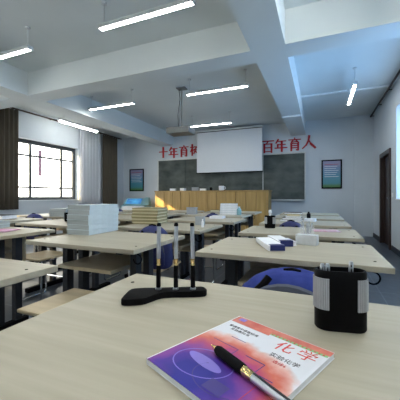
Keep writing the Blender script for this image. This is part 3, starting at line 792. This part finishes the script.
# ------------------------------------------------------------------ chemistry textbook
BW, BH = .215, .253
t = thing('chemistry_textbook', 'glossy chemistry textbook with blue, violet and orange cover lying on foreground desk', 'book', (-.275, .417, DT+.0005), math.radians(-24.0))
MB().box(0, BW, 0, BH, 0, .0008).box(0, .0008, 0, BH, .0008, .0092).build('back_cover', M['white'], t)
MB().box(.001, BW-.001, .001, BH-.001, .001, .0090).build('pages', M['white'], t)
c = MB().box(0, BW, 0, BH, .0093, .0100).build('front_cover', M['cover'], t)
Z = .0101
MB().box(.0, .0025, 0, BH, .0101, .0102).build('spine_edge', M['white'], c)
MB().box(.002, BW, BH*.925, BH*.995, Z, Z+.0001).box(.002, BW*.46, BH*.875, BH*.9249, Z, Z+.0001).build('red_band', noise_mat('cover_red', (.50, .08, .06), (.68, .22, .16), (30, 30, 1), .3), c)
MB().box(.012, .028, BH*.925, BH*.975, Z+.0002, Z+.0003).build('emblem', M['petri'], c)
b = MB().box(BW*.46, BW*.99, BH*.897, BH*.9245, Z, Z+.0001); b.build('green_strip', M['greenprint'], c)
b = MB()
for k in range(14): b.box(BW*.47+k*.0079, BW*.47+k*.0079+.0035, BH*.903, BH*.918, Z+.0002, Z+.0003)
b.build('dotted_line', M['redprint'], c)
def loc_of(px, py):
    tt = .28*285/(py-196); x = (px-200)/285*tt; a = math.radians(22.8)
    X, Y = x*math.cos(a)-tt*math.sin(a)+.275, tt*math.cos(a)+x*math.sin(a)-.417
    b_ = math.radians(24.0)
    return (X*math.cos(b_)-Y*math.sin(b_), X*math.sin(b_)+Y*math.cos(b_))
glyph_obj('title_character', '化', .034, M['redprint'], c, (*loc_of(285, 348), Z+.0003), (0, 0, 0), .0001)
glyph_obj('title_character', '学', .034, M['redprint'], c, (*loc_of(307.5, 356.5), Z+.0003), (0, 0, 0), .0001)
text_obj('subtitle', '实验化学', .014, M['blkline'], c, (*loc_of(284, 360.5), Z+.0002), (0, 0, 0), .0001, .0)
text_obj('subtitle', '选修6', .010, M['redprint'], c, (*loc_of(279, 364.5), Z+.0002), (0, 0, 0), .0001, .0)
text_obj('series_line', '普通高中课程标准', .0092, M['blkline'], c, (BW*.235, BH*.80, Z+.0002), (0, 0, 0), .0001, .0)
text_obj('series_line', '实验教科书', .0092, M['blkline'], c, (BW*.235, BH*.755, Z+.0002), (0, 0, 0), .0001, .0)
# printed apparatus shapes
def ringm(cx, cy, rx, ry, w, a0=0, a1=2*PI, n=40, rot=0):
    V = []; F = []
    for k in range(n+1):
        a = a0+(a1-a0)*k/n
        for s in (0, 1):
            x, y = (rx-w*s)*math.cos(a), (ry-w*s)*math.sin(a)
            V.append((cx+x*math.cos(rot)-y*math.sin(rot), cy+x*math.sin(rot)+y*math.cos(rot), Z+.0003))
    for k in range(n): F.append((2*k, 2*k+1, 2*k+3, 2*k+2))
    m = MB(); m._add(V, F); return m
ringm(.075, .062, .055, .040, .0022, rot=.3).build('dish_outline', M['petri'], c)
ringm(.075, .066, .040, .012, .0120, 0, 2*PI, rot=-.1).build('dish_glint', M['petri'], c)
ringm(.125, .050, .050, .036, .0018, 2.6, 5.6).build('dish_outline', M['petrid'], c)
for xs in [(.03, .09, .135, .1365), (.0905, .092, .10, .1365), (.112, .150, .130, .132), (.1505, .152, .09, .132), (.05, .085, .165, .1665), (.115, .150, .02, .045), (.16, .185, .10, .102)]:
    MB().box(*xs, Z+.0002, Z+.0003).build('apparatus_line', M['petrid'], c)
MB().box(BW*.80, BW*.805, .02, .10, Z+.0002, Z+.0003).build('red_rule', M['redprint'], c)

# pen on the book
p0 = Vector((-.1825, .486)); p1 = Vector((-.1104, .4358)); dv = (p1-p0).normalized()
ang = math.atan2(dv.y, dv.x)
t = thing('ballpoint_pen', 'ballpoint pen with black grip and gold tip lying on the textbook', 'pen', (p0.x, p0.y, DT+.0108+.0086))
t.scale = (1.42, 1.25, 1.25)
q = Matrix.Rotation(PI/2, 4, 'Y')
t.rotation_euler = (0, 0, ang)
MB().lathe([(.0008, 0), (.0022, .006), (.0030, .007), (.0042, .013)], 16, q).build('tip', M['gold'], t, smooth=True)
MB().lathe([(.0052, .0131), (.0068, .018), (.0070, .058), (.0064, .063)], 20, q).build('grip', M['bmatte'], t, smooth=True)
MB().lathe([(.0058, .0631), (.0062, .066), (.0054, .068), (.0060, .071), (.0055, .078)], 20, q).build('ring', M['gold'], t, smooth=True)
MB().lathe([(.0054, .0781), (.0054, .19), (.0045, .205)], 20, q).build('barrel', M['silver'], t, smooth=True)
b = MB().box(.079, .19, -.0015, .0015, .0045, .0058); b.build('barrel_stripe', M['blkline'], t)

# ------------------------------------------------------------------ world, sun, camera
w = bpy.data.worlds.new('sky'); S.world = w; w.use_nodes = True
N, L = w.node_tree.nodes, w.node_tree.links
bg = N['Background']
tc = N.new('ShaderNodeTexCoord'); sp = N.new('ShaderNodeSeparateXYZ'); L.new(tc.outputs['Generated'], sp.inputs[0])
mr = N.new('ShaderNodeMapRange'); mr.inputs[1].default_value = -.5; mr.inputs[2].default_value = .5; L.new(sp.outputs['X'], mr.inputs[0])
mx = N.new('ShaderNodeMixRGB'); mx.inputs[1].default_value = (.98, .96, .88, 1); mx.inputs[2].default_value = (.22, .42, .70, 1)
L.new(mr.outputs[0], mx.inputs[0]); L.new(mx.outputs[0], bg.inputs['Color'])
bg.inputs['Strength'].default_value = 6.0
sd = bpy.data.lights.new('sun', 'SUN'); sd.energy = 14; sd.color = (1, .74, .38); sd.angle = math.radians(1)
so = bpy.data.objects.new('sun', sd); COL.objects.link(so)
so.rotation_euler = Vector((1, 1, -.60)).to_track_quat('-Z', 'Y').to_euler()
# daylight portals in the window openings (guide sampling of the sky only)
for (a, c_, z0, z1), x, sgn in [(*[LW[0]], XL-.22, 1), (*[LW[1]], XL-.22, 1), (*[RW[0]], XR+.24, -1)]:
    ld = bpy.data.lights.new('window_portal', 'AREA'); ld.shape = 'RECTANGLE'; ld.size = c_-a; ld.size_y = z1-z0
    ld.cycles.is_portal = True
    lo = bpy.data.objects.new('window_portal', ld); COL.objects.link(lo)
    lo.location = (x, (a+c_)/2, (z0+z1)/2)
    lo.rotation_euler = Matrix(((0, 0, -sgn), (1*sgn*-1, 0, 0), (0, 1, 0))).to_euler() if 0 else Vector((sgn, 0, 0)).to_track_quat('-Z', 'Z').to_euler()

cd = bpy.data.cameras.new('camera'); cam = bpy.data.objects.new('camera', cd); COL.objects.link(cam)
cd.sensor_width = 36; cd.lens = 36*285/400; cd.clip_start = .01
cam.location = (0, 0, EYE); cam.rotation_euler = (PI/2, 0, math.radians(22.8))
cd.shift_y = -4/400
S.camera = cam
S.view_settings.view_transform = 'Standard'; S.view_settings.look = 'None'
S.view_settings.exposure = 0.50; S.view_settings.gamma = 1
S.view_settings.use_curve_mapping = False
